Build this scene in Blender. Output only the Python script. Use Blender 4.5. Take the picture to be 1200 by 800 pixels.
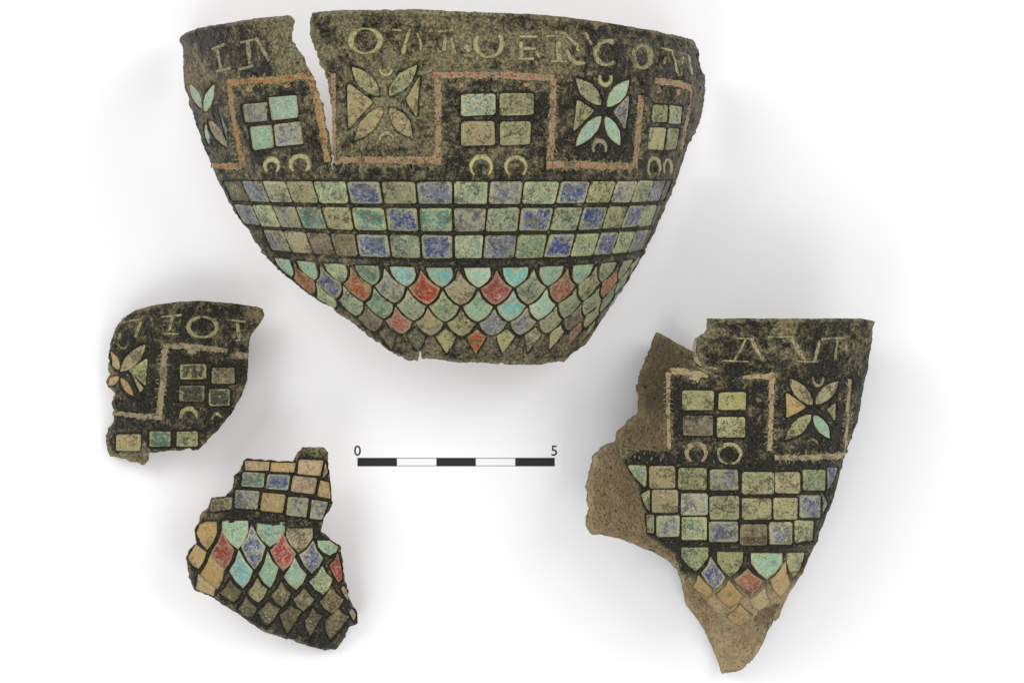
import bpy, math
import numpy as np
from mathutils import Vector

# ------------------------------------------------------------------ camera, world, lamps
scene = bpy.context.scene
for o in list(bpy.data.objects):
    bpy.data.objects.remove(o)
K = 0.01 / 46.0            # metres per photograph pixel on the table (46 px = 1 cm on the scale bar)
D = 0.55                   # camera height above the table
cam_data = bpy.data.cameras.new('camera')
cam = bpy.data.objects.new('camera', cam_data)
scene.collection.objects.link(cam)
cam.location = (0, 0, D)
cam_data.sensor_fit = 'HORIZONTAL'
cam_data.sensor_width = 36.0
cam_data.lens = 36.0 * D / (1200 * K)
cam_data.clip_start = 0.01
cam_data.clip_end = 50
scene.camera = cam

world = bpy.data.worlds.new('World')
scene.world = world
world.use_nodes = True
wb = world.node_tree.nodes['Background']
wb.inputs[0].default_value = (0.97, 0.975, 1.0, 1)
wb.inputs[1].default_value = 0.66

def area_lamp(name, loc, target, size, power, col):
    d = bpy.data.lights.new(name, 'AREA')
    d.shape = 'RECTANGLE'; d.size = size[0]; d.size_y = size[1]
    d.energy = power; d.color = col
    o = bpy.data.objects.new(name, d)
    scene.collection.objects.link(o)
    o.location = loc
    o.rotation_euler = (Vector(target) - Vector(loc)).to_track_quat('-Z', 'Y').to_euler()
    return o
area_lamp('softbox_lamp', (-0.48, 0.36, 0.50), (0, 0, 0), (0.42, 0.42), 2.2, (1.0, 0.98, 0.95))
area_lamp('softbox_lamp', (0.54, 0.26, 0.50), (0, 0, 0), (0.42, 0.42), 2.0, (1.0, 0.985, 0.96))
area_lamp('softbox_lamp', (-0.28, -0.52, 0.56), (0, 0, 0), (0.36, 0.36), 1.15, (1.0, 0.985, 0.96))
area_lamp('softbox_lamp', (0.34, -0.50, 0.56), (0, 0, 0), (0.36, 0.36), 1.05, (1.0, 0.985, 0.96))

vs = scene.view_settings
vs.view_transform = 'Standard'; vs.look = 'None'; vs.gamma = 1; vs.exposure = 0.0
vs.use_curve_mapping = False

# ------------------------------------------------------------------ small maths helpers
rng = np.random.default_rng(7)
NT = rng.random((256, 256))
def vnoise(x, y):
    x = np.asarray(x, float); y = np.asarray(y, float)
    xi = np.floor(x).astype(int); yi = np.floor(y).astype(int)
    fx = x - xi; fy = y - yi
    fx = fx*fx*(3-2*fx); fy = fy*fy*(3-2*fy)
    a = NT[xi & 255, yi & 255]; b = NT[(xi+1) & 255, yi & 255]
    c = NT[xi & 255, (yi+1) & 255]; d = NT[(xi+1) & 255, (yi+1) & 255]
    return (a*(1-fx)+b*fx)*(1-fy) + (c*(1-fx)+d*fx)*fy - 0.5
def fbm(x, y, s, o=4, r=0.55):
    t = 0; a = 1
    for i in range(o):
        t = t + a*vnoise(x/s + 17.3*i, y/s + 5.1*i); a *= r; s *= 0.5
    return t
def smooth(a, b, x):
    t = np.clip((x-a)/(b-a), 0, 1); return t*t*(3-2*t)
def unproject(px, py, z):
    f = (D - z) / D * K
    return np.stack([(px-600)*f, (400-py)*f, z], -1)

# ------------------------------------------------------------------ surfaces: curved walls of the vessel
class Sheet:                       # a nearly flat sherd: parameters are s = px, t = py
    ss = 1.0
    def __init__(self, zf): self.zf = zf; self.z0 = 0.0
    def fwd(self, s, t): return s, t, self.zf(s, t) + self.z0
    def inv(self, px, py, back=False): return np.asarray(px, float), np.asarray(py, float)
    def scale(self, s, t): return 1.0

class Bowl:                        # half bowl lying on its broken sides: s = angle round the wall, t = level
    ss = 290.0
    V  = [  0,  12,  90, 135, 195, 225, 255, 290, 325, 370, 425, 445]
    XC = [518, 518, 518, 518, 524, 530, 537, 546, 554, 554, 552, 551]
    AL = [306, 306, 303, 295, 286, 282, 279, 275, 267, 234, 200, 188]
    AR = [304, 304, 310, 303, 275, 258, 240, 218, 192, 167, 132, 116]
    H  = [5.85,5.90,6.0,5.95,5.7,5.5,5.28,4.95,4.55,3.85,2.75,2.30]
    BL = [ 36,  33,  17,   9,   1,  -3, -10, -18, -27, -34, -40, -42]
    BR = [ 38,  36,  17,   9,   0,  -3,  -7, -11, -15, -18, -20, -20]
    def ip(self, tab, t): return np.interp(t, self.V, tab)
    def fwd(self, s, t):
        s = np.asarray(s, float); t = np.asarray(t, float)
        a = np.where(s < 0, self.ip(self.AL, t), self.ip(self.AR, t))
        b = np.where(s < 0, self.ip(self.BL, t), self.ip(self.BR, t))
        px = self.ip(self.XC, t) + a*np.sin(s)
        py = t + b*(1-np.cos(s))
        lip = 0.05*np.exp(-((t-15)/5.0)**2)
        return px, py, (0.25 + (self.ip(self.H, t)+lip)*np.cos(s))*0.01
    def inv(self, px, py, back=False):
        px = np.asarray(px, float); py = np.asarray(py, float); t = py.copy(); s = px*0
        for i in range(25):
            xc = self.ip(self.XC, t)
            a = np.where(px < xc, self.ip(self.AL, t), self.ip(self.AR, t))
            s = np.arcsin(np.clip((px-xc)/a, -0.9993, 0.9993))
            b = np.where(s < 0, self.ip(self.BL, t), self.ip(self.BR, t))
            t = 0.4*t + 0.6*(py - b*(1-np.cos(s)))
        return s, t
    def scale(self, s, t): return float(np.where(s < 0, self.ip(self.AL, t), self.ip(self.AR, t)))

class Cup:                         # sherd that wraps round: front wall over, back wall below on the table
    ss = 140.0
    V  = [360, 372, 434, 490, 557, 600, 640, 680, 705, 740, 800, 820]
    XC = [868, 868, 868, 868, 868, 868, 868, 867, 863, 860, 856, 855]
    AR = [157, 157, 148, 138, 117, 105,  90,  74,  60,  47,  28,  22]
    AL = [205, 205, 203, 198, 185, 172, 155, 135, 115,  92,  60,  50]
    AB = [215, 215, 218, 220, 224, 220, 206, 170, 135, 105,  60,  50]
    B  = [1.65,1.65,1.65,1.62,1.50,1.42,1.30,1.15,1.02,0.85,0.60,0.5]
    BF = [0,   0,   1,   -3,  -7,  -8, -10, -10, -10, -8,  -6, -5]
    def ip(self, tab, t): return np.interp(t, self.V, tab)
    def fwd(self, s, t):
        s = np.asarray(s, float); t = np.asarray(t, float)
        a = np.where(s < 0, self.ip(self.AL, t), np.where(s > math.pi, self.ip(self.AB, t), self.ip(self.AR, t)))
        f = np.maximum(0, -np.cos(s))*0.055
        px = self.ip(self.XC, t) + a*np.sin(s)
        py = t + self.ip(self.BF, t)*(1-np.maximum(0, np.cos(s)))
        px = 600 + (px-600)*(1-f); py = 400 + (py-400)*(1-f)
        b = self.ip(self.B, t)
        lip = 0.04*np.exp(-((t-376)/4.0)**2)
        bb = np.where(s > math.pi, b*2.5, b)
        z = np.where(s > math.pi, 0.17 + bb*(1+np.cos(s)), 0.17 + b + (b+lip)*np.cos(s))
        return px, py, z*0.01
    def inv(self, px, py, back=False):
        px = np.asarray(px, float); py = np.asarray(py, float); t = py.copy(); s = px*0
        if back: s = s + math.pi
        for i in range(30):
            c = np.cos(s)
            if back:
                f = np.maximum(0, -c)*0.055
                x0 = 600 + (px-600)/(1-f); y0 = 400 + (py-400)/(1-f)
                xc = self.ip(self.XC, t)
                a = np.where(x0 < xc, self.ip(self.AB, t), self.ip(self.AR, t))
                sn = math.pi - np.arcsin(np.clip((x0-xc)/a, -0.985, 0.999))
                s = 0.4*s + 0.6*sn
                tn = y0 - self.ip(self.BF, t)
            else:
                xc = self.ip(self.XC, t)
                a = np.where(px < xc, self.ip(self.AL, t), self.ip(self.AR, t))
                s = np.arcsin(np.clip((px-xc)/a, -0.9999, 0.9999))
                tn = py - self.ip(self.BF, t)*(1-np.cos(s))
            t = 0.4*t + 0.6*tn
        return s, t
    def scale(self, s, t): return float(np.where(s < 0, self.ip(self.AL, t), self.ip(self.AR, t)))

def W(sf, s, t):
    px, py, z = sf.fwd(s, t); return unproject(px, py, z)
def N(sf, s, t):
    e = 2.0
    ds = W(sf, s+e/sf.ss, t) - W(sf, s-e/sf.ss, t)
    dt = W(sf, s, t+e) - W(sf, s, t-e)
    n = np.cross(dt, ds)
    return n / np.maximum(np.linalg.norm(n, axis=-1, keepdims=True), 1e-12)

# ------------------------------------------------------------------ materials
def mat_base(name):
    m = bpy.data.materials.new(name); m.use_nodes = True
    nt = m.node_tree
    b = nt.nodes['Principled BSDF']
    return m, nt, b
def nd(nt, t, **kw):
    n = nt.nodes.new(t)
    for k, v in kw.items(): setattr(n, k, v)
    return n
def noise(nt, scale, detail=4, rough=0.6, dist=0.0, w=None, off=0.0):
    n = nd(nt, 'ShaderNodeTexNoise'); n.noise_dimensions = '4D'
    n.inputs['Scale'].default_value = scale; n.inputs['Detail'].default_value = detail
    n.inputs['Roughness'].default_value = rough; n.inputs['Distortion'].default_value = dist
    tc = nd(nt, 'ShaderNodeTexCoord'); nt.links.new(tc.outputs['Object'], n.inputs['Vector'])
    if w is None: n.inputs['W'].default_value = off
    else:
        mm = nd(nt, 'ShaderNodeMath', operation='ADD'); mm.inputs[1].default_value = off
        nt.links.new(w, mm.inputs[0]); nt.links.new(mm.outputs[0], n.inputs['W'])
    return n.outputs['Fac']
def math_(nt, op, a, b=None, c=None, clamp=False):
    m = nd(nt, 'ShaderNodeMath', operation=op, use_clamp=clamp)
    for i, v in enumerate((a, b, c)):
        if v is None: continue
        if isinstance(v, (int, float)): m.inputs[i].default_value = v
        else: nt.links.new(v, m.inputs[i])
    return m.outputs[0]
def ramp(nt, fac, lo, hi):
    m = nd(nt, 'ShaderNodeMapRange', interpolation_type='SMOOTHSTEP')
    m.inputs[1].default_value = lo; m.inputs[2].default_value = hi
    nt.links.new(fac, m.inputs[0]); return m.outputs[0]
def mix(nt, fac, a, b):
    m = nd(nt, 'ShaderNodeMix', data_type='RGBA')
    for sock, v in ((m.inputs['Factor'], fac), (m.inputs[6], a), (m.inputs[7], b)):
        if isinstance(v, (int, float)): sock.default_value = v
        elif isinstance(v, tuple): sock.default_value = (*v, 1) if len(v) == 3 else v
        else: nt.links.new(v, sock)
    return m.outputs[2]
def attr(nt, name):
    a = nd(nt, 'ShaderNodeAttribute', attribute_name=name); return a.outputs['Fac']
def rnd(nt):
    o = nd(nt, 'ShaderNodeObjectInfo'); return math_(nt, 'MULTIPLY', o.outputs['Random'], 60.0)
def bump(nt, b, h, dist, strength=1.0):
    n = nd(nt, 'ShaderNodeBump'); n.inputs['Distance'].default_value = dist
    n.inputs['Strength'].default_value = strength
    nt.links.new(h, n.inputs['Height']); nt.links.new(n.outputs[0], b.inputs['Normal'])

def bronze(name, dark0, dark1, light0, light1, soil0, soil1):
    m, nt, b = mat_base(name)
    n0 = noise(nt, 130, 4, 0.6, 0.5, off=31)
    n1 = noise(nt, 330, 4, 0.6, 0.6); n2 = noise(nt, 900, 4, 0.6, 0.5, off=3); n3 = noise(nt, 2300, 2, 0.6, 0.3, off=7)
    n4 = noise(nt, 450, 4, 0.6, 0.8, off=11); n5 = noise(nt, 1500, 3, 0.6, 0.4, off=19)
    tan = attr(nt, 'tan'); inner = attr(nt, 'inner')
    dark = mix(nt, ramp(nt, n3, 0.36, 0.64), dark0, dark1)
    light = mix(nt, ramp(nt, n5, 0.38, 0.62), light0, light1)
    light = mix(nt, math_(nt, 'MULTIPLY', ramp(nt, n4, 0.55, 0.66), 0.6), light, (0.15, 0.21, 0.14))
    light = mix(nt, math_(nt, 'MULTIPLY', ramp(nt, n0, 0.55, 0.66), 0.45), light, (0.24, 0.16, 0.095))
    f = math_(nt, 'MULTIPLY_ADD', math_(nt, 'SUBTRACT', n0, 0.5), 1.8, tan)
    f = math_(nt, 'MULTIPLY_ADD', math_(nt, 'SUBTRACT', n1, 0.5), 1.9, f)
    f = math_(nt, 'MULTIPLY_ADD', math_(nt, 'SUBTRACT', n2, 0.5), 1.7, f)
    f = math_(nt, 'MULTIPLY_ADD', math_(nt, 'SUBTRACT', n3, 0.5), 1.0, f)
    f = ramp(nt, f, 0.08, 0.92)
    col = mix(nt, f, dark, light)
    sp = ramp(nt, noise(nt, 1700, 1, 0.5, 0.8, off=23), 0.66, 0.73)
    col = mix(nt, math_(nt, 'MULTIPLY', sp, 0.38), col, (0.44, 0.40, 0.27))
    pit = ramp(nt, noise(nt, 1300, 2, 0.5, 0.6, off=41), 0.62, 0.70)
    col = mix(nt, math_(nt, 'MULTIPLY', pit, 0.5), col, (0.014, 0.014, 0.010))
    soil = mix(nt, ramp(nt, n1, 0.36, 0.64), soil0, soil1)
    soil = mix(nt, math_(nt, 'MULTIPLY', ramp(nt, n2, 0.50, 0.66), 0.5), soil, (0.16, 0.13, 0.08))
    soil = mix(nt, math_(nt, 'MULTIPLY', pit, 0.8), soil, (0.05, 0.045, 0.03))
    soil = mix(nt, math_(nt, 'MULTIPLY', sp, 0.6), soil, (0.55, 0.47, 0.34))
    col = mix(nt, inner, col, soil)
    nt.links.new(col, b.inputs['Base Color'])
    r = math_(nt, 'MULTIPLY_ADD', f, 0.28, 0.34)
    r = math_(nt, 'MULTIPLY_ADD', inner, 0.35, r, clamp=True)
    nt.links.new(r, b.inputs['Roughness'])
    b.inputs['Specular IOR Level'].default_value = 0.22
    h = math_(nt, 'MULTIPLY_ADD', n2, 1.4, n3)
    h = math_(nt, 'MULTIPLY_ADD', pit, -0.5, h)
    bump(nt, b, h, 0.0009)
    return m

def enamel(name, cols, edge, dirt=0.35, rough=0.45, spots=0.32):
    m, nt, b = mat_base(name)
    w = rnd(nt)
    n1 = noise(nt, 300, 3, 0.6, 0.8, w); n2 = noise(nt, 1000, 4, 0.65, 0.5, w, 5)
    n3 = noise(nt, 2200, 2, 0.6, 0.3, w, 9); n4 = noise(nt, 420, 3, 0.6, 0.8, w, 13)
    k = math_(nt, 'MULTIPLY_ADD', math_(nt, 'SUBTRACT', n2, 0.5), 1.6, n1)
    c = mix(nt, ramp(nt, k, 0.40, 0.60), cols[0], cols[1])
    k2 = math_(nt, 'MULTIPLY_ADD', math_(nt, 'SUBTRACT', n3, 0.5), 1.6, n4)
    c = mix(nt, ramp(nt, k2, 0.52, 0.66), c, cols[2])
    k3 = math_(nt, 'MULTIPLY_ADD', math_(nt, 'SUBTRACT', n2, 0.5), 1.3, noise(nt, 380, 3, 0.6, 0.8, w, 47))
    c = mix(nt, math_(nt, 'MULTIPLY', ramp(nt, k3, 0.55, 0.68), 0.6), c, (0.40, 0.345, 0.19))
    e = attr(nt, 'rim')
    ef = math_(nt, 'MULTIPLY_ADD', math_(nt, 'SUBTRACT', n2, 0.5), 2.2, e)
    c = mix(nt, math_(nt, 'MULTIPLY', ramp(nt, ef, 0.32, 0.75), 0.95), c, edge)
    d = math_(nt, 'MULTIPLY_ADD', math_(nt, 'SUBTRACT', n2, 0.5), 1.2, n3)
    n6 = noise(nt, 260, 3, 0.6, 0.8, w, 37)
    d = math_(nt, 'MULTIPLY_ADD', math_(nt, 'SUBTRACT', n6, 0.5), 1.3, d)
    dk = math_(nt, 'MULTIPLY', ramp(nt, d, 0.53, 0.72), min(1.0, dirt*1.9))
    c = mix(nt, dk, c, (0.06, 0.056, 0.036))
    sp = ramp(nt, math_(nt, 'MULTIPLY_ADD', math_(nt, 'SUBTRACT', n4, 0.5), 0.5, noise(nt, 1900, 1, 0.5, 0.6, w, 23)), 0.62, 0.70)
    c = mix(nt, math_(nt, 'MULTIPLY', sp, spots), c, (0.66, 0.64, 0.46))
    ob = nd(nt, 'ShaderNodeObjectInfo')
    fr = math_(nt, 'FRACT', math_(nt, 'MULTIPLY', ob.outputs['Random'], 37.7))
    hs = nd(nt, 'ShaderNodeHueSaturation')
    nt.links.new(math_(nt, 'MULTIPLY_ADD', fr, 0.26, 0.78), hs.inputs['Value'])
    fr2 = math_(nt, 'FRACT', math_(nt, 'MULTIPLY', ob.outputs['Random'], 91.3))
    nt.links.new(math_(nt, 'MULTIPLY_ADD', fr2, 0.30, 1.0), hs.inputs['Saturation'])
    nt.links.new(c, hs.inputs['Color'])
    nt.links.new(hs.outputs[0], b.inputs['Base Color'])
    nt.links.new(math_(nt, 'MULTIPLY_ADD', n3, 0.4, rough-0.2), b.inputs['Roughness'])
    b.inputs['Specular IOR Level'].default_value = 0.34
    h = math_(nt, 'MULTIPLY_ADD', n2, 1.5, n3)
    bump(nt, b, math_(nt, 'MULTIPLY_ADD', dk, -0.6, h), 0.0006)
    return m

def plain(name, col, rough=0.6):
    m, nt, b = mat_base(name)
    b.inputs['Base Color'].default_value = (*col, 1); b.inputs['Roughness'].default_value = rough
    return m

SOIL = ((0.47, 0.36, 0.205), (0.36, 0.27, 0.150))
BRZ = bronze('dark bronze patina', (0.009, 0.0095, 0.006), (0.038, 0.036, 0.023), (0.125, 0.108, 0.052), (0.33, 0.28, 0.15), *SOIL)
CREAM = (0.47, 0.47, 0.29)
E = {
 'blue':   enamel('blue enamel', ((0.06, 0.078, 0.18), (0.15, 0.175, 0.25), (0.36, 0.37, 0.28)), (0.46, 0.47, 0.28), 0.30),
 'deep':   enamel('deep blue enamel', ((0.048, 0.062, 0.17), (0.10, 0.12, 0.23), (0.30, 0.32, 0.29)), (0.46, 0.47, 0.29), 0.30),
 'bluetan':enamel('blue enamel with tan corrosion', ((0.38, 0.35, 0.22), (0.11, 0.135, 0.23), (0.29, 0.33, 0.23)), (0.48, 0.46, 0.30), 0.35),
 'grey':   enamel('greyed blue enamel', ((0.18, 0.20, 0.22), (0.28, 0.29, 0.23), (0.13, 0.15, 0.24)), (0.38, 0.38, 0.27), 0.45),
 'green':  enamel('pale green enamel', ((0.27, 0.32, 0.19), (0.42, 0.43, 0.27), (0.15, 0.24, 0.175)), (0.50, 0.52, 0.29), 0.40),
 'teal':   enamel('blue green enamel', ((0.09, 0.21, 0.18), (0.21, 0.33, 0.24), (0.36, 0.40, 0.26)), (0.47, 0.50, 0.28), 0.40),
 'mint':   enamel('mint enamel', ((0.33, 0.49, 0.34), (0.46, 0.56, 0.38), (0.22, 0.43, 0.36)), (0.55, 0.57, 0.36), 0.22),
 'turq':   enamel('turquoise enamel', ((0.15, 0.44, 0.45), (0.31, 0.55, 0.43), (0.42, 0.50, 0.34)), (0.50, 0.55, 0.37), 0.22),
 'tan':    enamel('tan corroded enamel', ((0.42, 0.33, 0.19), (0.33, 0.27, 0.16), (0.30, 0.31, 0.17)), (0.48, 0.42, 0.26), 0.40),
 'ochre':  enamel('tan bare cell fill', ((0.50, 0.36, 0.20), (0.43, 0.31, 0.175), (0.36, 0.29, 0.17)), (0.50, 0.38, 0.22), 0.25),
 'gtan':   enamel('green tan enamel', ((0.28, 0.28, 0.155), (0.42, 0.38, 0.22), (0.20, 0.23, 0.14)), (0.48, 0.47, 0.27), 0.45),
 'brown':  enamel('brown decayed enamel', ((0.17, 0.125, 0.07), (0.25, 0.19, 0.11), (0.16, 0.20, 0.13)), (0.34, 0.29, 0.18), 0.5),
 'yellow': enamel('yellow green enamel', ((0.38, 0.36, 0.18), (0.46, 0.42, 0.24), (0.26, 0.29, 0.15)), (0.52, 0.48, 0.29), 0.4),
 'red':    enamel('red enamel', ((0.36, 0.045, 0.03), (0.26, 0.035, 0.03), (0.48, 0.26, 0.18)), (0.48, 0.30, 0.20), 0.28),
 'redtan': enamel('faded red enamel', ((0.36, 0.15, 0.095), (0.40, 0.27, 0.16), (0.33, 0.07, 0.05)), (0.44, 0.34, 0.20), 0.40),
 'pink':   enamel('pink red border enamel', ((0.44, 0.29, 0.165), (0.36, 0.27, 0.15), (0.38, 0.10, 0.065)), (0.46, 0.37, 0.21), 0.40),
 'border': enamel('tan border enamel', ((0.40, 0.30, 0.18), (0.34, 0.25, 0.15), (0.30, 0.27, 0.16)), (0.43, 0.35, 0.21), 0.40),
 'dark':   enamel('dark emptied cell', ((0.035, 0.036, 0.028), (0.06, 0.058, 0.04), (0.10, 0.10, 0.065)), (0.46, 0.43, 0.24), 0.45),
 'olive':  enamel('olive decayed enamel', ((0.13, 0.115, 0.065), (0.19, 0.165, 0.09), (0.075, 0.07, 0.045)), (0.15, 0.135, 0.075), 0.6),
 'letter': enamel('cream letter inlay', ((0.36, 0.34, 0.20), (0.43, 0.42, 0.24), (0.24, 0.20, 0.115)), (0.42, 0.39, 0.23), 0.40),
 'bright': enamel('bright cream inlay', ((0.48, 0.49, 0.26), (0.44, 0.43, 0.24), (0.38, 0.36, 0.21)), (0.40, 0.36, 0.2), 0.22),
 'faint':  enamel('faint letter trace', ((0.20, 0.18, 0.105), (0.28, 0.25, 0.15), (0.10, 0.095, 0.06)), (0.24, 0.21, 0.12), 0.55),
}

# ------------------------------------------------------------------ mesh helpers
def mesh_object(name, verts, faces, mat, parent, floats=None, flat=False, quads=None):
    me = bpy.data.meshes.new(name)
    if quads is not None:
        nv = len(verts); nf = len(quads)
        me.vertices.add(nv); me.vertices.foreach_set('co', np.asarray(verts, np.float32).ravel())
        me.loops.add(nf*4); me.loops.foreach_set('vertex_index', np.asarray(quads, np.int32).ravel())
        me.polygons.add(nf); me.polygons.foreach_set('loop_start', np.arange(nf, dtype=np.int32)*4)
        me.polygons.foreach_set('use_smooth', np.ones(nf, bool))
        me.update(calc_edges=True); me.validate()
    else:
        me.from_pydata([tuple(v) for v in verts], [], faces)
        if not flat:
            me.polygons.foreach_set('use_smooth', np.ones(len(faces), bool))
        me.update()
    for k, v in (floats or {}).items():
        a = me.attributes.new(k, 'FLOAT', 'POINT'); a.data.foreach_set('value', np.asarray(v, np.float32))
    if mat: me.materials.append(mat)
    o = bpy.data.objects.new(name, me)
    scene.collection.objects.link(o)
    if parent: o.parent = parent
    return o
def thing(name, label, cat, loc, group=None):
    o = bpy.data.objects.new(name, None); scene.collection.objects.link(o)
    o.empty_display_size = 0.01; o.location = loc
    o['label'] = label; o['category'] = cat
    if group: o['group'] = group
    return o

class Sherd:
    THICK = 0.0014
    def __init__(self, sf, root, seed):
        self.sf = sf; self.root = root; self.o = np.array(root.location)
        self.cells = []; self.strips = []; self.seed = seed; self.rs = np.random.default_rng(seed)
    clip = None; grow = 1.03
    def set_clip(self, outline):
        self.clip = self.st([p[:2] for p in outline if len(p) < 4])
    def pull_in(self, Q):
        P = self.clip; A = P; B2 = np.roll(P, -1, 0)
        def bad(pt):
            c = ((A[:, 1] > pt[1]) != (B2[:, 1] > pt[1]))
            x = A[:, 0] + (pt[1]-A[:, 1])/np.where(B2[:, 1] == A[:, 1], 1e-9, B2[:, 1]-A[:, 1])*(B2[:, 0]-A[:, 0])
            if (c & (pt[0] < x)).sum() % 2 == 0: return True
            ab = B2-A; t = np.clip(((pt-A)*ab).sum(1)/np.maximum((ab*ab).sum(1), 1e-9), 0, 1)
            return np.linalg.norm(pt-A-t[:, None]*ab, axis=1).min() < 2.0
        c = Q.mean(0); R = Q.copy()
        for i in range(len(Q)):
            f = 1.0
            while f > 0.1 and bad(c+(Q[i]-c)*f): f -= 0.06
            R[i] = c+(Q[i]-c)*f
        return R
    # -- an inlaid cell from a polygon given by its corners on the wall
    def st(self, pts, back=False):
        p = np.asarray(pts, float)
        s, t = self.sf.inv(p[:, 0], p[:, 1], back)
        return np.stack([s*self.sf.ss, t], -1)
    def cell(self, name, pts, mat, st=None, n=12, wob=0.6, round_=0.10, depth=0.00055, top=-0.00016, label=None):
        P = self.st(pts) if st is None else np.asarray(st, float)
        m = len(P); per = max(1, n//m); out = []
        for i in range(m):
            a, b, c = P[i-1], P[i], P[(i+1) % m]
            if per >= 3:
                out.append(b+(a-b)*round_*0.8); out.append(b + ((a+c)/2-b)*round_*0.5); out.append(b+(c-b)*round_*0.8)
                for j in range(per-3): out.append(b+(c-b)*(j+1)/(per-2))
            else:
                for j in range(per): out.append(b+(c-b)*j/per)
        Q = np.array(out); Q = Q.mean(0) + (Q-Q.mean(0))*(self.grow if name == 'enamel_scale' else 1.03); Q = Q + self.rs.normal(0, 0.33*wob, Q.shape)
        if self.clip is not None: Q = self.pull_in(Q)
        self.cells.append((Q, depth))
        c = Q.mean(0); L = len(Q)
        ring = [(1.0, -0.0006), (1.0, top-0.00005), (0.74, top), (0.0, top)]
        S = []; T = []; H = []; rim = []
        for k, (f, h) in enumerate(ring):
            q = c + (Q-c)*f
            if f == 0: q = c[None]
            S += list(q[:, 0]); T += list(q[:, 1])
            H += list(h + (self.rs.normal(0, 0.00006, len(q)) if k > 1 else self.rs.normal(0, 0.00003, len(q))))
            rim += [1.0 if k < 2 else (0.30 if k == 2 else 0.0)]*len(q)
        S = np.array(S)/self.sf.ss; T = np.array(T)
        v = W(self.sf, S, T) + N(self.sf, S, T)*np.array(H)[:, None] - self.o
        F = []
        for r in range(2):
            for i in range(L):
                j = (i+1) % L
                F.append((r*L+i, r*L+j, (r+1)*L+j, (r+1)*L+i))
        for i in range(L): F.append((2*L+i, 2*L+(i+1) % L, 3*L))
        o = mesh_object(name, v, F, E[mat], self.root, {'rim': rim})
        if label: o['label'] = label
        return o
    def quad(self, x0, y0, x1, y1, mat, name='window_cell', **kw):
        return self.cell(name, [(x0, y0), (x1, y0), (x1, y1), (x0, y1)], mat, **kw)
    def petal(self, tip, inner, hw, mat):
        tip = np.array(tip, float); inn = np.array(inner, float)
        d = inn-tip; nrm = np.array([-d[1], d[0]])/np.linalg.norm(d)
        prof = [(0, 0.0), (0.18, 0.55), (0.42, 1.0), (0.68, 0.92), (0.9, 0.5)]
        pts = [tip+d*f+nrm*hw*w for f, w in prof] + [inn] + [tip+d*f-nrm*hw*w for f, w in prof[::-1][:-1]]
        return self.cell('petal', pts, mat, n=len(pts), wob=0.5)
    def lozenge(self, x, y, w, h, mat, kind='diamond', name='enamel_scale'):
        s, t = self.sf.inv(np.array([x]), np.array([y]))
        s = s[0]; t = t[0]; r = self.sf.ss/self.sf.scale(s, t)
        if kind == 'diamond':
            sh = [(0, -1.05), (0.22, -0.62), (0.55, -0.28), (1, 0.02), (0.72, 0.50), (0.38, 0.82), (0, 1),
                  (-0.38, 0.82), (-0.72, 0.50), (-1, 0.02), (-0.55, -0.28), (-0.22, -0.62)]
        elif kind == 'u':
            sh = [(-1, -1), (-0.4, -1), (0.3, -1), (1, -1), (0.97, -0.3), (0.72, 0.35), (0.38, 0.8), (0, 1), (-0.38, 0.8), (-0.72, 0.35), (-0.97, -0.3)]
        else:
            sh = [(0, -0.8), (0.4, -0.6), (0.75, -0.4), (1, -0.25), (0.6, 0.25), (0.3, 0.7), (0, 1), (-0.3, 0.7), (-0.6, 0.25), (-1, -0.25), (-0.75, -0.4), (-0.4, -0.6)]
        S0 = s*self.sf.ss
        st = [(S0 + a*w/2*r, t + b*h/2) for a, b in sh]
        return self.cell(name, None, mat, st=st, n=len(sh), wob=0.35)
    # -- inlaid strips: letters, crescents and border lines
    def strip(self, name, lines, mat, depth=0.00035, top=-0.00008, label=None, wob=0.14, step=3.0):
        V = []; F = []; rim = []
        for line in lines:
            pts = np.array([p[:2] for p in line], float); hw = np.array([p[2] for p in line], float)*(1.2 if name == 'letter' else 1.0)
            seg = np.r_[0, np.cumsum(np.linalg.norm(np.diff(pts, axis=0), axis=1))]
            closed = np.allclose(pts[0], pts[-1])
            n = max(2, int(seg[-1]/(1.9 if name == 'border' else step))+1)
            u = np.linspace(0, seg[-1], n)
            x = np.interp(u, seg, pts[:, 0]); y = np.interp(u, seg, pts[:, 1]); w = np.interp(u, seg, hw)
            w = np.maximum(0.3, w*(1+self.rs.normal(0, wob*(0.3 if name == 'border' else 1), n)))
            x = x + self.rs.normal(0, 0.25*wob*2, n); y = y + self.rs.normal(0, 0.25*wob*2, n)
            if closed: x[-1] = x[0]; y[-1] = y[0]; w[-1] = w[0]
            q = self.st(np.stack([x, y], -1))
            dpx = np.stack([np.gradient(x), np.gradient(y)], -1)
            if closed: dpx[0] = dpx[-1] = np.array([x[1]-x[-2], y[1]-y[-2]])
            dpx /= np.maximum(np.linalg.norm(dpx, axis=1, keepdims=True), 1e-9)
            nr = np.stack([-dpx[:, 1], dpx[:, 0]], -1)
            wa, wb_ = w, w
            if name == 'border':
                wa = w*(1+np.clip(self.rs.normal(-0.04, 0.20, n), -0.45, 0.3)); wb_ = w*(1+np.clip(self.rs.normal(-0.04, 0.20, n), -0.45, 0.3))
            A = self.st(np.stack([x, y], -1)+nr*wa[:, None]); B = self.st(np.stack([x, y], -1)-nr*wb_[:, None])
            self.strips.append((np.stack([x, y], -1), q, w, depth, (A, B)))
            b0 = len(V)
            for qq, hh, rr in ((A, -0.0006, 1), (A, top, 1), (q, top+0.00004, 0), (B, top, 1), (B, -0.0006, 1)):
                S = qq[:, 0]/self.sf.ss; T = qq[:, 1]
                hh = hh + self.rs.normal(0, 0.00004, n)
                V += list(W(self.sf, S, T) + N(self.sf, S, T)*hh[:, None] - self.o); rim += [rr]*n
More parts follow.
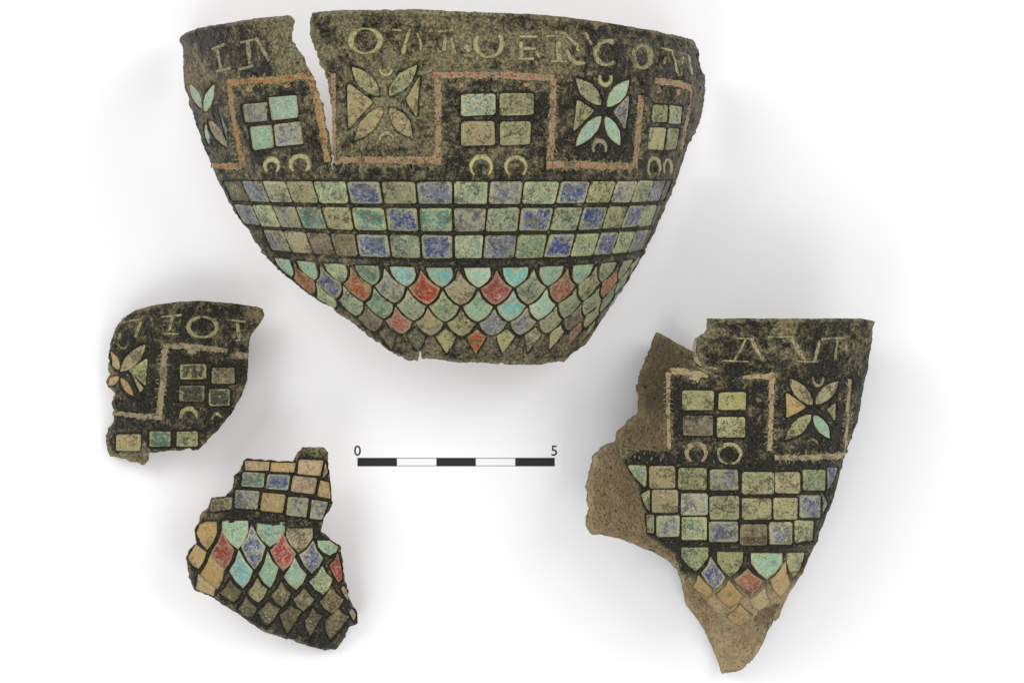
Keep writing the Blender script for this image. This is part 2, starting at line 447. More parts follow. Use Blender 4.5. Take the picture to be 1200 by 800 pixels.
            for r in range(4):
                for i in range(n-1):
                    F.append((b0+r*n+i, b0+r*n+i+1, b0+(r+1)*n+i+1, b0+(r+1)*n+i))
            for e in (0, n-1):
                if not closed: F.append(tuple(b0+r*n+e for r in range(5)))
        o = mesh_object(name, V, F, E[mat], self.root, {'rim': rim})
        if label: o['label'] = label
        return o
    def crescent(self, x, y, rx, ry, th, mat, a0, a1, full=0.35):
        A = np.radians(np.linspace(a0, a1, 15))
        f = np.sin(np.linspace(0.12, math.pi-0.12, 15))
        w = th/2*(full+(1-full)*f)
        return self.strip('crescent', [[(x+(rx-th/2)*math.cos(a), y-(ry-th/2)*math.sin(a), k) for a, k in zip(A, w)]], mat, step=2.2)
    # -- the wall itself
    def build(self, outline, blobs, step=1.3, tan0=0.30, back_pts=None, extra=None, mat=BRZ, inner_rgn=None, inside_fn=None):
        sf = self.sf; ss = sf.ss
        pts = []
        for i, p in enumerate(outline):
            q = outline[(i+1) % len(outline)]
            a = np.array(p[:2], float); b = np.array(q[:2], float)
            rough = p[2] if len(p) > 2 else 0.9
            bk = (len(p) > 3 and p[3])
            n = max(1, int(np.linalg.norm(b-a)/1.6))
            for j in range(n):
                c = a+(b-a)*j/n
                pts.append((c[0], c[1], rough, bk))
        pts = np.array(pts)
        k = np.arange(len(pts))
        ja = fbm(k*1.6, k*0+self.seed, 9, 4, 0.75)*2.4; jb = fbm(k*1.6, k*0+self.seed+50, 9, 4, 0.75)*2.4
        px = pts[:, 0]+ja*pts[:, 2]; py = pts[:, 1]+jb*pts[:, 2]
        s, t = sf.inv(px, py); 
        bm = pts[:, 3] > 0.5
        if bm.any():
            s2, t2 = sf.inv(px, py, True); s = np.where(bm, s2, s); t = np.where(bm, t2, t)
        poly = np.stack([s*ss, t], -1)
        # resample evenly in the unrolled plane
        pl = np.vstack([poly, poly[:1]]); seg = np.r_[0, np.cumsum(np.linalg.norm(np.diff(pl, axis=0), axis=1))]
        u = np.arange(0, seg[-1], 0.7)
        dense = np.stack([np.interp(u, seg, pl[:, 0]), np.interp(u, seg, pl[:, 1])], -1)
        x0, x1 = poly[:, 0].min()-step, poly[:, 0].max()+step
        y0, y1 = poly[:, 1].min()-step, poly[:, 1].max()+step
        gx = np.arange(x0, x1+step, step); gy = np.arange(y0, y1+step, step)
        nx, ny = len(gx), len(gy)
        inside = np.zeros((ny, nx), bool)
        xa, ya, xb, yb = pl[:-1, 0], pl[:-1, 1], pl[1:, 0], pl[1:, 1]
        for r in range(ny):
            yy = gy[r]; c = (ya > yy) != (yb > yy)
            if not c.any(): continue
            xi = xa[c] + (yy-ya[c])/(yb[c]-ya[c])*(xb[c]-xa[c])
            inside[r] = (np.sum(gx[:, None] > xi[None], 1) % 2) == 1
        cellm = inside[:-1, :-1] & inside[1:, :-1] & inside[:-1, 1:] & inside[1:, 1:]
        used = np.zeros((ny, nx), bool)
        for a in (0, 1):
            for b in (0, 1): used[a:ny-1+a, b:nx-1+b] |= cellm
        cnt = np.zeros((ny, nx), int)
        for a in (0, 1):
            for b in (0, 1): cnt[a:ny-1+a, b:nx-1+b] += cellm
        bnd = used & (cnt < 4)
        GX, GY = np.meshgrid(gx, gy)
        bi = np.argwhere(bnd)
        edge = np.full((ny, nx), 99.0)
        BP = np.stack([GX[bnd], GY[bnd]], -1)
        for i0 in range(0, len(BP), 500):
            d = np.linalg.norm(BP[i0:i0+500, None]-dense[None], axis=2); j = d.argmin(1)
            ok = d[np.arange(len(j)), j] < 3.2*step
            for (r, c), jj, o in zip(bi[i0:i0+500], j, ok):
                if o: GX[r, c], GY[r, c] = dense[jj]
        # distance to the broken edge, coarse
        dd = np.where(bnd, 0, 99.0)
        for it in range(6):
            n = dd.copy()
            n[1:] = np.minimum(n[1:], dd[:-1]+1); n[:-1] = np.minimum(n[:-1], dd[1:]+1)
            n[:, 1:] = np.minimum(n[:, 1:], dd[:, :-1]+1); n[:, :-1] = np.minimum(n[:, :-1], dd[:, 1:]+1)
            dd = n
        ridx = -np.ones((ny, nx), int); ridx[used] = np.arange(used.sum())
        X = GX[used]; Y = GY[used]; ED = dd[used]*step
        # relief: pits, cells sunk for the enamel, grooves of letters and borders
        H = 0.00040*fbm(X, Y+self.seed*31, 26, 3) + 0.00034*fbm(X+90, Y, 7, 3, 0.6)
        H -= 0.00035*smooth(0.22, 0.42, fbm(X+self.seed, Y+400, 12, 3))
        halo = np.zeros(len(X))
        for Q, dep in self.cells:
            b0 = Q.min(0)-5; b1 = Q.max(0)+5
            ii = np.where((X > b0[0]) & (X < b1[0]) & (Y > b0[1]) & (Y < b1[1]))[0]
            if not len(ii): continue
            P = np.stack([X[ii], Y[ii]], -1); A = Q; B = np.roll(Q, -1, 0)
            ab = B-A; ap = P[:, None]-A[None]
            tt = np.clip((ap*ab).sum(2)/np.maximum((ab*ab).sum(1), 1e-9), 0, 1)
            dist = np.linalg.norm(ap-tt[..., None]*ab, axis=2).min(1)
            cr = ((A[None, :, 1] > P[:, None, 1]) != (B[None, :, 1] > P[:, None, 1])) & \
                 (P[:, None, 0] < A[None, :, 0] + (P[:, None, 1]-A[None, :, 1])/np.where(ab[:, 1] == 0, 1e-9, ab[:, 1])[None]*ab[None, :, 0])
            ins = (cr.sum(1) % 2) == 1
            sd = np.where(ins, -dist, dist)
            H[ii] = np.where(sd < 1.7, np.minimum(H[ii], H[ii]*0.3 - dep*smooth(1.7, 0.3, sd)), H[ii])
            halo[ii] = np.minimum(halo[ii], -1.3*smooth(4.0, 1.5, sd))
        for pxy, q, w, dep, (A2, B2) in self.strips:
            b0 = q.min(0)-9; b1 = q.max(0)+9
            ii = np.where((X > b0[0]) & (X < b1[0]) & (Y > b0[1]) & (Y < b1[1]))[0]
            if not len(ii): continue
            P = np.stack([X[ii], Y[ii]], -1)
            d = np.linalg.norm(P[:, None]-q[None], axis=2); j = d.argmin(1)
            sd = d[np.arange(len(j)), j]-w[j]
            H[ii] = np.where(sd < 1.7, np.minimum(H[ii], H[ii]*0.3 - dep*smooth(1.7, 0.3, sd)), H[ii])
            halo[ii] = np.where(halo[ii] < -0.05, halo[ii], np.maximum(halo[ii], 0.7*smooth(3.0, 0.2, sd)))
        if extra is not None: H += extra(X/ss, Y)
        S = X/ss; PX, PY, Z = sf.fwd(S, Y)
        front = unproject(PX, PY, Z); nrm = N(sf, S, Y)
        tan = tan0 + 0.30*halo + 0.35*smooth(6, 0, ED) + 0*X
        for (bx, by, br, am) in blobs:
            tan += 1.45*am*np.exp(-(((PX-bx)**2+(PY-by)**2)/(br*br)))
        th = self.THICK*(1+0.25*fbm(X, Y, 30, 2))
        taper = 0.55+0.45*smooth(0, 4, ED)
        v1 = front + nrm*(H - 0.00025*(1-smooth(0, 3, ED)))[:, None]
        v2 = front - nrm*(th*taper)[:, None] + nrm*(0.00025*fbm(X, Y+99, 9, 3))[:, None]
        n = len(X)
        c = np.argwhere(cellm); r, q = c[:, 0], c[:, 1]
        a = ridx[r, q]; b = ridx[r, q+1]; d = ridx[r+1, q+1]; e = ridx[r+1, q]
        top = np.stack([a, e, d, b], -1); bot = np.stack([a, b, d, e], -1)+n
        sides = []
        pad = np.zeros((ny+1, nx+1), bool); pad[1:-1+0 or None, 1:-1+0 or None][:ny-1, :nx-1] = cellm
        cm = np.zeros((ny+1, nx+1), bool); cm[1:ny, 1:nx] = cellm      # cm[i+1,j+1] = cellm[i,j]
        for (di, dj, f, g) in ((0, 1, lambda i, j: ridx[i, j], lambda i, j: ridx[i, j+1]),
                               (2, 1, lambda i, j: ridx[i+1, j+1], lambda i, j: ridx[i+1, j]),
                               (1, 0, lambda i, j: ridx[i+1, j], lambda i, j: ridx[i, j]),
                               (1, 2, lambda i, j: ridx[i, j+1], lambda i, j: ridx[i+1, j+1])):
            open_ = ~cm[r+di, q+dj]
            p0 = f(r[open_], q[open_]); p1 = g(r[open_], q[open_])
            sides.append(np.stack([p0, p1, p1+n, p0+n], -1))
        quads = np.vstack([top, bot]+sides)
        V = np.vstack([v1, v2]) - self.o
        inner = np.r_[np.zeros(n), np.ones(n) if inside_fn is None else inside_fn(S, Y)]
        if inner_rgn is not None: inner[:n] = inner_rgn(S, Y, PX, PY, ED)
        wall = mesh_object('wall', V, None, mat, self.root, {'tan': np.r_[tan, tan], 'inner': inner}, quads=quads)
        return V

# ------------------------------------------------------------------ table
g = 1.5
tm, tnt, tb = mat_base('white photo table')
tb.inputs['Roughness'].default_value = 0.75
tb.inputs['Specular IOR Level'].default_value = 0.2
tn = noise(tnt, 9, 3, 0.5)
tnt.links.new(mix(tnt, tn, (0.86, 0.86, 0.87), (0.88, 0.88, 0.89)), tb.inputs['Base Color'])
bump(tnt, tb, noise(tnt, 2500, 2, 0.5), 0.00003, 0.5)
table = mesh_object('table_surface', [(-g, -g, 0), (g, -g, 0), (g, g, 0), (-g, g, 0)], [(0, 1, 2, 3)], tm, None, flat=True)
table['kind'] = 'structure'

# ------------------------------------------------------------------ the large half bowl
def base_of(px, py): 
    p = unproject(np.array(float(px)), np.array(float(py)), np.array(0.0)); return (float(p[0]), float(p[1]), 0.0)
root = thing('bowl_fragment', 'large half of a dark bronze bowl with enamel squares and scales, rim cracked', 'bowl fragment', base_of(525, 250))
B = Sherd(Bowl(), root, 3)
OUT = [(214, 41, 0.15), (232, 33, 0.15), (270, 27, 0.15), (305, 20.5, 0.15), (340, 18, 0.6), (344, 27), (341, 37), (341, 49), (349, 61), (356, 70), (359, 80), (364, 87), (368, 110),
       (378, 124), (379, 143), (386, 170), (387, 200), (389.5, 200), (390, 178), (389, 150), (388, 128), (385, 108), (381, 92), (379, 83), (373, 75), (372, 65), (367, 53), (363, 42), (363, 27), (365, 13.5, 0.15),
       (400, 11.5, 0.15), (480, 11, 0.15), (560, 14, 0.15), (620, 17, 0.15), (660, 20, 0.15), (720, 28, 0.3), (738, 31, 0.4), (768, 36, 0.4), (799, 43, 0.3), (816, 47.5, 0.6),
       (820, 58), (822, 77), (826, 87), (833, 94), (831, 113), (824, 139), (812, 162), (803, 187), (798, 206), (793, 220), (784, 237), (776, 256), (764, 278), (761, 293), (756, 309), (743, 328, 1.6), (729, 352, 1.6), (721, 370, 1.4), (705, 387), (683, 406), (667, 418), (662, 426), (656, 424, 0.4),
       (630, 428, 0.35), (594, 428, 0.35), (545, 426, 0.35), (512, 423, 0.4), (493, 421, 0.5), (492.5, 412, 0.3), (491.5, 412, 0.3), (489.5, 424, 0.4), (477, 422, 0.35), (464, 416, 0.35), (445, 404, 0.35), (428, 392.5, 0.35), (412, 379.5, 0.35), (396, 367, 0.35), (380, 357, 0.4), (359, 343, 0.4),
       (334, 324, 0.5), (315, 306, 0.5), (299, 285, 0.5), (287, 265, 0.5), (272, 249, 0.5), (261, 227, 0.5), (250, 202, 0.5), (236, 168, 0.4), (226, 137, 0.3), (218, 110, 0.4), (215, 96, 0.4), (212, 77, 0.3), (211, 55, 0.2)]
B.set_clip(OUT)

# lettering under the rim
for lab, mt, lines in [
  ('slanting stroke of a worn letter', 'faint', [[(221, 55, 1.6), (231, 67, 2.4), (240, 85, 1.5)]]),
  ('letter L with serifs', 'letter', [[(253, 57, 1.5), (256, 70, 1.9), (259, 81, 2.0)], [(247, 58, 1.0), (263, 52, 1.3)], [(252, 84, 1.3), (271, 80, 1.8)]]),
  ('worn letter A', 'letter', [[(289, 47, 1.3), (291, 60, 1.8), (292, 76, 1.2)], [(278, 82, 1.0), (297, 77, 1.2)], [(299, 44, 1.2), (307, 57, 1.5), (315, 72, 1.3)], [(281, 50, 0.9), (300, 46, 1.1)]]),
  ('letter N with one bright stroke', 'bright', [[(480, 35, 2.0), (475, 50, 1.6), (472, 64, 2.2)], [(459, 35, 0.8), (471, 36, 1.1)], [(489, 39, 0.9), (493, 50, 1.2), (493, 60, 0.8)]]),
  ('worn letter N', 'letter', [[(522, 43, 1.4), (520, 60, 2.2)], [(512, 37, 1.1), (532, 35.5, 1.2)], [(540, 37, 1.0), (556, 40, 1.5)], [(529, 44, 1.5), (533, 64, 1.3)], [(545, 53, 2.4), (551, 60, 3.0)], [(544, 65, 1.0), (556, 66, 1.0)]]),
  ('letter E', 'bright', [[(611, 49, 2.0), (611, 69, 2.0)], [(607, 43, 1.1), (630, 43, 1.2)], [(612, 57, 1.5), (628, 57, 1.3)], [(606, 69, 1.1), (626, 69, 1.3)], [(629, 60, 1.5), (633, 68, 1.3)]]),
  ('letter R', 'letter', [[(655, 41, 2.3), (655, 58, 2.6), (656, 71, 2.2)], [(640, 43, 1.1), (651, 42, 1.1)], [(650, 38, 1.0), (662, 39, 1.2), (675, 52, 1.4), (680, 50, 1.1), (676, 58, 1.4), (680, 60, 1.2)], [(664, 58, 1.5), (669, 69, 1.7), (676, 74, 1.7), (686, 74, 1.5)], [(686, 38, 1.2), (694, 52, 1.2)], [(645, 72, 0.9), (665, 72, 0.9)]]),
  ('worn letter V', 'letter', [[(776, 56.5, 0.9), (788, 59.5, 1.3), (792, 74, 1.6), (795, 87, 1.6)], [(796, 88, 1.0), (800, 88, 0.9)], [(780, 66, 0.9), (779, 75, 0.9)]]),
  ('last letter I before the broken end', 'letter', [[(795, 62, 0.9), (801, 63, 1.1), (808, 66, 1.1), (810, 78, 1.3), (811, 88, 1.1)], [(801, 66, 1.0), (799, 87, 1.0)]]),
]:
    B.strip('letter', lines, mt, label=lab)
def ring(x, y, rx, ry, wide, thin, a0=0, a1=360, n=25):
    return [(x+rx*math.cos(math.radians(a)), y-ry*math.sin(math.radians(a)), thin+(wide-thin)*abs(math.cos(math.radians(a)))**1.4) for a in np.linspace(a0, a1, n)]
B.strip('letter', [ring(428, 48, 17.5, 14.5, 2.9, 0.6)], 'bright', label='bright round letter O')
B.strip('letter', [ring(573, 51, 15.5, 16, 2.7, 1.2, -215, 42)], 'bright', label='letter O half lost at the top')
B.strip('letter', [ring(712, 62, 13.5, 14, 2.9, 1.6, 55, 312)], 'letter', label='letter C')
B.strip('letter', [ring(753, 66.5, 10.3, 13.3, 2.7, 1.7)], 'letter', label='narrow letter O')
# wall-and-tower border line
bd = 4.3
B.strip('border', [[(247, 194, 2.8), (283, 196, bd)], [(285, 197, 3.8), (277, 160, 3.8), (268, 100, 3.8)], [(266, 97, bd), (300, 95, bd), (330, 93, bd), (362, 88, bd)], [(363, 90, 4.0), (372, 122, 4.0), (379, 160, 4.0), (383, 190, 3.2)], [(291, 100, 4.0), (292, 108, 3.6)], [(335, 98, 3.5), (337, 103, 3)]], 'pink', label='pink and red border line left of the crack')
B.strip('border', [[(390, 86, 2.5), (391, 140, 2.2), (391, 182, 2.0)], [(391, 188, bd), (450, 188, bd), (517, 188, bd+0.6)], [(513, 186, bd), (514, 140, bd), (512, 84, bd)], [(508, 88, 3.5), (548, 88, bd), (586, 88, bd), (650, 92, bd)], [(649, 92, bd), (648, 140, bd), (645, 188, bd)]], 'pink', label='pink and tan border round tower panel')
B.strip('border', [[(641, 193, bd+1), (690, 194, bd+0.4), (742, 196, bd+0.4)], [(744, 198, 3.7), (749, 150, 3.4), (752, 112, 3.5)], [(768, 95, 4), (790, 97, 4.2), (810, 103, 3.6)], [(811, 104, 2.2), (808, 130, 2.0), (799, 175, 1.8)], [(771, 102, 3.4), (773, 109, 3.2)], [(795, 105, 3.0), (796, 112, 2.8)], [(541, 97, 3.6), (541, 103, 3.2)], [(618, 97, 3.2), (618, 102, 3.2)]], 'pink', label='red flecked border line at the right')
def hatch(sh, lines, every=5.5, ln=3.6, mat='letter'):
    L = []
    for line in lines:
        p = np.array([q[:2] for q in line], float); w = max(q[2] for q in line)
        seg = np.r_[0, np.cumsum(np.linalg.norm(np.diff(p, axis=0), axis=1))]
        u = 2.0
        while u < seg[-1]-1:
            x = np.interp(u, seg, p[:, 0]); y = np.interp(u, seg, p[:, 1])
            x2 = np.interp(u+1, seg, p[:, 0]); y2 = np.interp(u+1, seg, p[:, 1])
            d = np.array([x2-x, y2-y]); d /= max(np.linalg.norm(d), 1e-6); nn = np.array([-d[1], d[0]])
            for sg in (-1, 1):
                if sh.rs.random() < 0.62:
                    a = np.array([x, y]) + nn*sg*(w+0.2); b = np.array([x, y]) + nn*sg*(w+ln*(0.6+0.6*sh.rs.random())) + d*(1.5*sh.rs.normal()+1)
                    L.append([(a[0], a[1], 0.55), (b[0], b[1], 0.35)])
            u += every*(0.7+0.6*sh.rs.random())
    o = sh.strip('hatching', L, mat, depth=0.0, top=0.0002, wob=0.2, step=6); o['kind'] = 'stuff'
hatch(B, [[(285, 197, 3.8), (277, 160, 3.8), (268, 100, 3.8)], [(266, 97, 4), (300, 95, 4), (330, 93, 4), (362, 88, 4)], [(391, 188, 4), (450, 188, 4), (517, 188, 4)], [(513, 186, 4), (514, 140, 4), (512, 90, 4)], [(648, 92, 4), (648, 140, 4), (645, 188, 4)], [(641, 193, 4), (690, 194, 4), (742, 196, 4)], [(744, 198, 3.4), (749, 150, 3.4), (752, 112, 3.4)]])
# windows of the towers
for c, mt in [([(284, 123), (311, 120), (312, 142), (287, 144)], 'bluetan'), ([(314, 115), (346, 112), (348, 138), (318, 141)], 'mint'),
              ([(292, 149), (317, 147), (319, 173), (296, 176)], 'mint'), ([(320, 147), (351, 143), (354, 169), (323, 172)], 'bluetan'),
              ([(541, 111), (580, 110), (580, 134), (541, 136)], 'green'), ([(586, 110), (625, 110), (625, 134), (587, 136)], 'gtan'),
              ([(541, 143), (579, 143), (580, 170), (541, 171)], 'tan'), ([(587, 143), (622, 143), (621, 169), (587, 171)], 'gtan'),
              ([(767, 123), (783, 124), (782, 143), (765, 144)], 'gtan'), ([(786, 124), (800, 126), (798, 146), (785, 145)], 'green'),
              ([(763, 150), (781, 151), (778, 176), (760, 175)], 'yellow'), ([(784, 151), (797, 152), (793, 175), (781, 176)], 'gtan')]:
    B.cell('window_cell', c, mt)
for x, y, rx, ry, th in [(318, 195, 11.5, 11.5, 6.5), (351, 193, 14, 13, 6), (564, 196, 15, 15, 5.5), (605, 196, 14.5, 14, 5), (767, 197, 9.5, 14, 5), (783, 197, 6.5, 12, 4)]:
    B.crescent(x, y, rx, ry, th, 'bright', -50, 230)
# four-petalled flowers
for tip, inn, hw, mt in [((222, 99), (235, 127), 4.5, 'mint'), ((249, 100), (239, 131), 5, 'mint'), ((244, 170), (240, 146), 2.6, 'mint'), ((265, 173), (244, 142), 5, 'tan'),
        ((412, 79), (444, 112), 9, 'gtan'), ((488, 77), (456, 112), 8.5, 'gtan'), ((415, 165), (448, 126), 8.5, 'tan'), ((483, 162), (457, 127), 9, 'tan'),
        ((676, 92), (705, 123), 8.5, 'gtan'), ((738, 94), (713, 125), 8, 'mint'), ((676, 171), (705, 137), 7.5, 'mint'), ((727, 171), (711, 137), 7, 'mint')]:
    B.petal(tip, inn, hw, mt)
for c, mt in [([(407, 98), (437, 120), (408, 152)], 'tan'), ([(492, 89), (475, 117), (488, 137)], 'tan'), ([(254, 122), (264, 150), (266, 168)], 'grey'),
              ([(677, 117), (697, 130), (673, 154)], 'gtan'), ([(738, 112), (720, 131), (733, 152)], 'grey')]:
    B.cell('flower_triangle', c, mt)
B.crescent(452, 81, 9, 9, 4, 'bright', 180, 360); B.crescent(453, 164, 10, 10, 4, 'letter', 0, 180)
B.crescent(710, 92, 9.5, 10.5, 5.5, 'bright', 150, 390); B.crescent(703, 174, 10, 11, 4.5, 'letter', -30, 210)
# three rows of square cells
X1 = [265, 286, 310, 337, 369, 407, 447, 488, 531, 573, 613, 655, 690, 720, 745, 764, 778, 787]
X3 = [291, 312, 336, 362, 389, 418, 456.5, 493, 531.5, 566.5, 605, 640, 672, 700, 722, 741, 757, 764]
ROWS = ['olive grey gtan gtan green blue gtan grey green bluetan green deep gtan bluetan green grey olive',
        'grey green bluetan teal gtan teal deep teal bluetan green blue green deep gtan deep green olive',
        'olive bluetan tan brown brown blue green deep green grey green deep green blue green grey olive']
bw = Bowl()
for r, (v0, v1) in enumerate([(214, 239), (245, 271), (277, 303)]):
    for c, mt in enumerate(ROWS[r].split()):
        cor = []
        for v, j in ((v0, c), (v0, c+1), (v1, c+1), (v1, c)):
            xx = np.interp(v, [225, 290], [X1[j], X3[j]]) + (X3[j]-X1[j])/65.0*(max(0, v-290)+min(0, v-225))
            lim = bw.ip(bw.XC, v)
            aa = float(bw.ip(bw.AL if xx < lim else bw.AR, v))
            sn = max(-0.995, min(0.985, (xx-lim)/aa))
            cor.append((math.asin(sn)*bw.ss, v))
        g0 = 2.2
        (a0, b0), (a1, b1), (a2, b2), (a3, b3) = cor
        st = [(a0+g0, b0), (a1-g0, b1), (a2-g0, b2), (a3+g0, b3)]
        if st[1][0]-st[0][0] < 6: continue
        if c == 0 and r == 2: continue
        B.cell('enamel_tile', None, mt, st=st, wob=0.8)
# overlapping scales below: a fish-scale lattice round the lower wall
def lat(j):
    A = 7 + 44.5*j
    return A/267.0 if A < 0 else A/192.0
def bez(a, c, b, ts): return [((1-t)**2*a[0]+2*t*(1-t)*c[0]+t*t*b[0], (1-t)**2*a[1]+2*t*(1-t)*c[1]+t*t*b[1]) for t in ts]
LV = [314, 338.5, 360, 379.5, 396, 417]
SC = [(-6, 'mint mint green teal turq turq mint turq mint mint green green yellow'),
      (-5.5, 'redtan blue redtan bluetan red tan red green redtan gtan redtan green'),
      (-6, 'green green green teal green green mint turq mint green green teal mint'),
      (-5.5, 'gtan grey brown redtan tan gtan grey bluetan gtan brown gtan olive'),
      (-4, 'redtan olive olive yellow redtan yellow gtan yellow redtan yellow')]
def outside(pt):
    A = B.clip; C2 = np.roll(A, -1, 0)
    c = ((A[:, 1] > pt[1]) != (C2[:, 1] > pt[1]))
    x = A[:, 0] + (pt[1]-A[:, 1])/np.where(C2[:, 1] == A[:, 1], 1e-9, C2[:, 1]-A[:, 1])*(C2[:, 0]-A[:, 0])
    return (c & (pt[0] < x)).sum() % 2 == 0
for r, (j0, names) in enumerate(SC):
    for k, mt in enumerate(names.split()):
        j = j0+k; vs_ = LV[r]; vb = LV[r+1]; vt = LV[r-1] if r else vs_
        if r == 0:
            half = [(0.14, vs_), (0.36, vs_)] + bez((0.385, vs_), (0.38, vs_+0.75*(vb-vs_)), (0, vb), (0.3, 0.55, 0.8))
            pts = [(0, vs_)] + half + [(0, vb)] + [(-a, b) for a, b in half[::-1]]; f = 0.91
        else:
            half = bez((0, vt), (0.12, vt+0.75*(vs_-vt)), (0.5, vs_), (0.4, 0.7, 1.0))
            if r == 4: half = [(0.12, vs_-7), (0.36, vs_-1)] + bez((0.40, vs_), (0.20, vs_+0.5*(vb-vs_)), (0, vb), (0.4, 0.75))
            else: half += bez((0.5, vs_), (0.39, vs_+0.72*(vb-vs_)), (0, vb), (0.35, 0.65, 0.85))
            pts = [(0, vt if r < 4 else vs_-11)] + half + [(0, vb)] + [(-a, b) for a, b in half[::-1]]; f = 0.865
        cy = sum(p[1] for p in pts)/len(pts)
        st = [(max(-1.53, min(1.51, lat(j+a*f)))*bw.ss, cy+(b-cy)*f) for a, b in pts]
        ce = np.mean(st, 0)
        wd = max(p[0] for p in st)-min(p[0] for p in st)
        if outside(ce) or wd < 14: continue
        B.cell('enamel_scale', None, mt, st=st, n=len(st), wob=0.35)

BL = [(450, 130, 55, 0.50), (330, 35, 25, 0.45), (345, 75, 20, 0.35), (405, 25, 18, 0.45), (385, 60, 18, 0.20), (550, 55, 45, 0.35), (480, 25, 60, 0.15), (650, 55, 40, 0.30), (230, 90, 25, 0.25), (390, 290, 40, 0.25),
      (460, 400, 50, 0.25), (600, 410, 70, 0.22), (680, 385, 40, 0.15), (300, 230, 40, 0.15), (580, 150, 40, 0.12), (820, 120, 22, 0.15), (590, 280, 60, 0.12), (690, 180, 40, -0.12), (710, 130, 30, -0.3), (580, 310, 60, -0.15), (250, 40, 35, -0.15), (560, 330, 40, -0.15), (525, 130, 14, -0.2), (635, 130, 14, -0.2)]
def bowl_extra(S, T):
    h = 0.00055*np.exp(-((T-16)/4.5)**2) - 0.00025*np.exp(-((T-29)/4.0)**2)
    return h + 0.0003*np.exp(-((T-308)/3.0)**2)
B.build(OUT, BL, tan0=0.27, extra=bowl_extra)

# ------------------------------------------------------------------ small rim sherd with letters
def z_small(px, py):
    return 0.01*(1.05 - ((px-245)/46)**2/(2*4.0) - ((py-430)/46)**2/(2*13))
root = thing('rim_fragment', 'small dark bronze rim fragment with cream letters and an empty four-pane window', 'bowl fragment', base_of(210, 450))
sf = Sheet(z_small)
R = Sherd(sf, root, 11)
OUT2 = [(133, 392, 0.2), (134, 385, 0.2), (144, 373, 0.2), (159, 363, 0.2), (182, 357, 0.2), (210, 353, 0.2), (237, 352.5, 0.2), (270, 355, 0.2), (301, 359, 0.3), (308, 362, 0.4), (310, 370, 0.4), (304, 380, 0.4), (294, 392, 0.5), (292, 400), (291, 420, 0.5), (290, 444, 0.4), (283, 464, 0.4), (270, 486, 0.4), (254, 505, 0.6), (246, 513), (232, 527), (210, 528), (188, 530), (173, 531), (173, 538), (167, 545), (158, 541), (129, 535), (125, 527), (123, 510), (126, 500), (133, 494), (131, 472), (134, 461), (125, 453), (123, 446), (128, 439), (126, 431), (129, 422), (126, 410), (129, 403)]
R.set_clip(OUT2)
sf.z0 = -min(z_small(x[0], x[1]) for x in OUT2) + 0.0016
for lab, mt, L in [('slanting stroke of a worn letter', 'letter', [[(165, 377, 1.2), (161, 386, 1.4), (158, 395, 1.3)], [(143, 378, 0.7), (155, 375, 0.9), (166, 374, 0.9)], [(140, 390, 1.5), (139, 398, 1.5)]]),
    ('worn diagonal of a letter N', 'faint', [[(176, 372, 1.6), (184, 387, 1.8)]]),
    ('letter I with serifs', 'letter', [[(202, 371, 1.3), (198, 387, 1.3)], [(189, 371, 0.8), (213, 369, 0.9)], [(192, 391, 0.8), (209, 391, 0.9)]]),
    ('letter T', 'letter', [[(278, 378, 1.6), (281, 398, 2.0)], [(265, 374, 0.9), (288, 377, 1.1)], [(276, 399, 0.9), (287, 398, 0.9)]]),
    ('round letter O', 'letter', [ring(237.5, 383, 17, 12, 2.3, 1.1)])]:
    R.strip('letter', L, mt, label=lab)
R.strip('border', [[(191, 405, 3.0), (216, 405.5, 3.6), (240, 408, 3.4), (266, 411, 2.6)], [(276, 415, 4), (290, 417, 4)], [(193, 408, 3.8), (190, 450, 3.8), (186, 486, 3.8)], [(132, 484, 2.4), (160, 487, 3.2), (190, 489, 3.6)], [(220, 410, 4), (230, 412, 3.5)]], 'border')
hatch(R, [[(193, 408, 3.8), (190, 450, 3.8), (186, 486, 3.8)]])
for a in [(211, 427, 241, 444), (248, 431, 275, 449), (210, 452, 239, 470), (245, 456, 269, 475)]:
    R.quad(*a, 'dark' if a[0] != 248 else 'brown')
R.crescent(221, 489, 12, 13, 5, 'letter', -5, 185); R.crescent(254, 491, 7, 8, 3.5, 'letter', 10, 180)
R.crescent(144, 401, 8, 9, 3.5, 'faint', 170, 375); R.crescent(137, 468, 6, 6, 3, 'faint', 0, 180)
for tip, inn, hw, mt in [((170, 404), (141, 435), 7, 'tan'), ((129, 412), (138, 433), 4.5, 'ochre'), ((126, 452), (138, 441), 4, 'ochre'), ((155, 464), (141, 443), 4.0, 'ochre')]:
    R.petal(tip, inn, hw, mt)
for c, mt in [([(150, 434), (172, 420), (170, 452)], 'gtan'), ([(154, 439), (168, 456), (163, 459)], 'tan')]:
    R.cell('flower_triangle', c, mt)
for a, mt in [((136, 509, 164, 528), 'tan'), ((175, 506, 199, 523), 'teal'), ((207, 506, 231, 523), 'gtan')]:
    R.quad(*a, mt, name='enamel_tile')
R.build(OUT2, [(302, 368, 8, 0.9), (190, 362, 25, 0.25), (150, 525, 25, 0.4), (130, 440, 12, 0.5), (240, 360, 40, -0.05), (250, 470, 40, -0.12)], tan0=0.16,
        extra=lambda s, t: 0.0003*np.exp(-((t-361-((s-235)/40)**2)/5.0)**2))

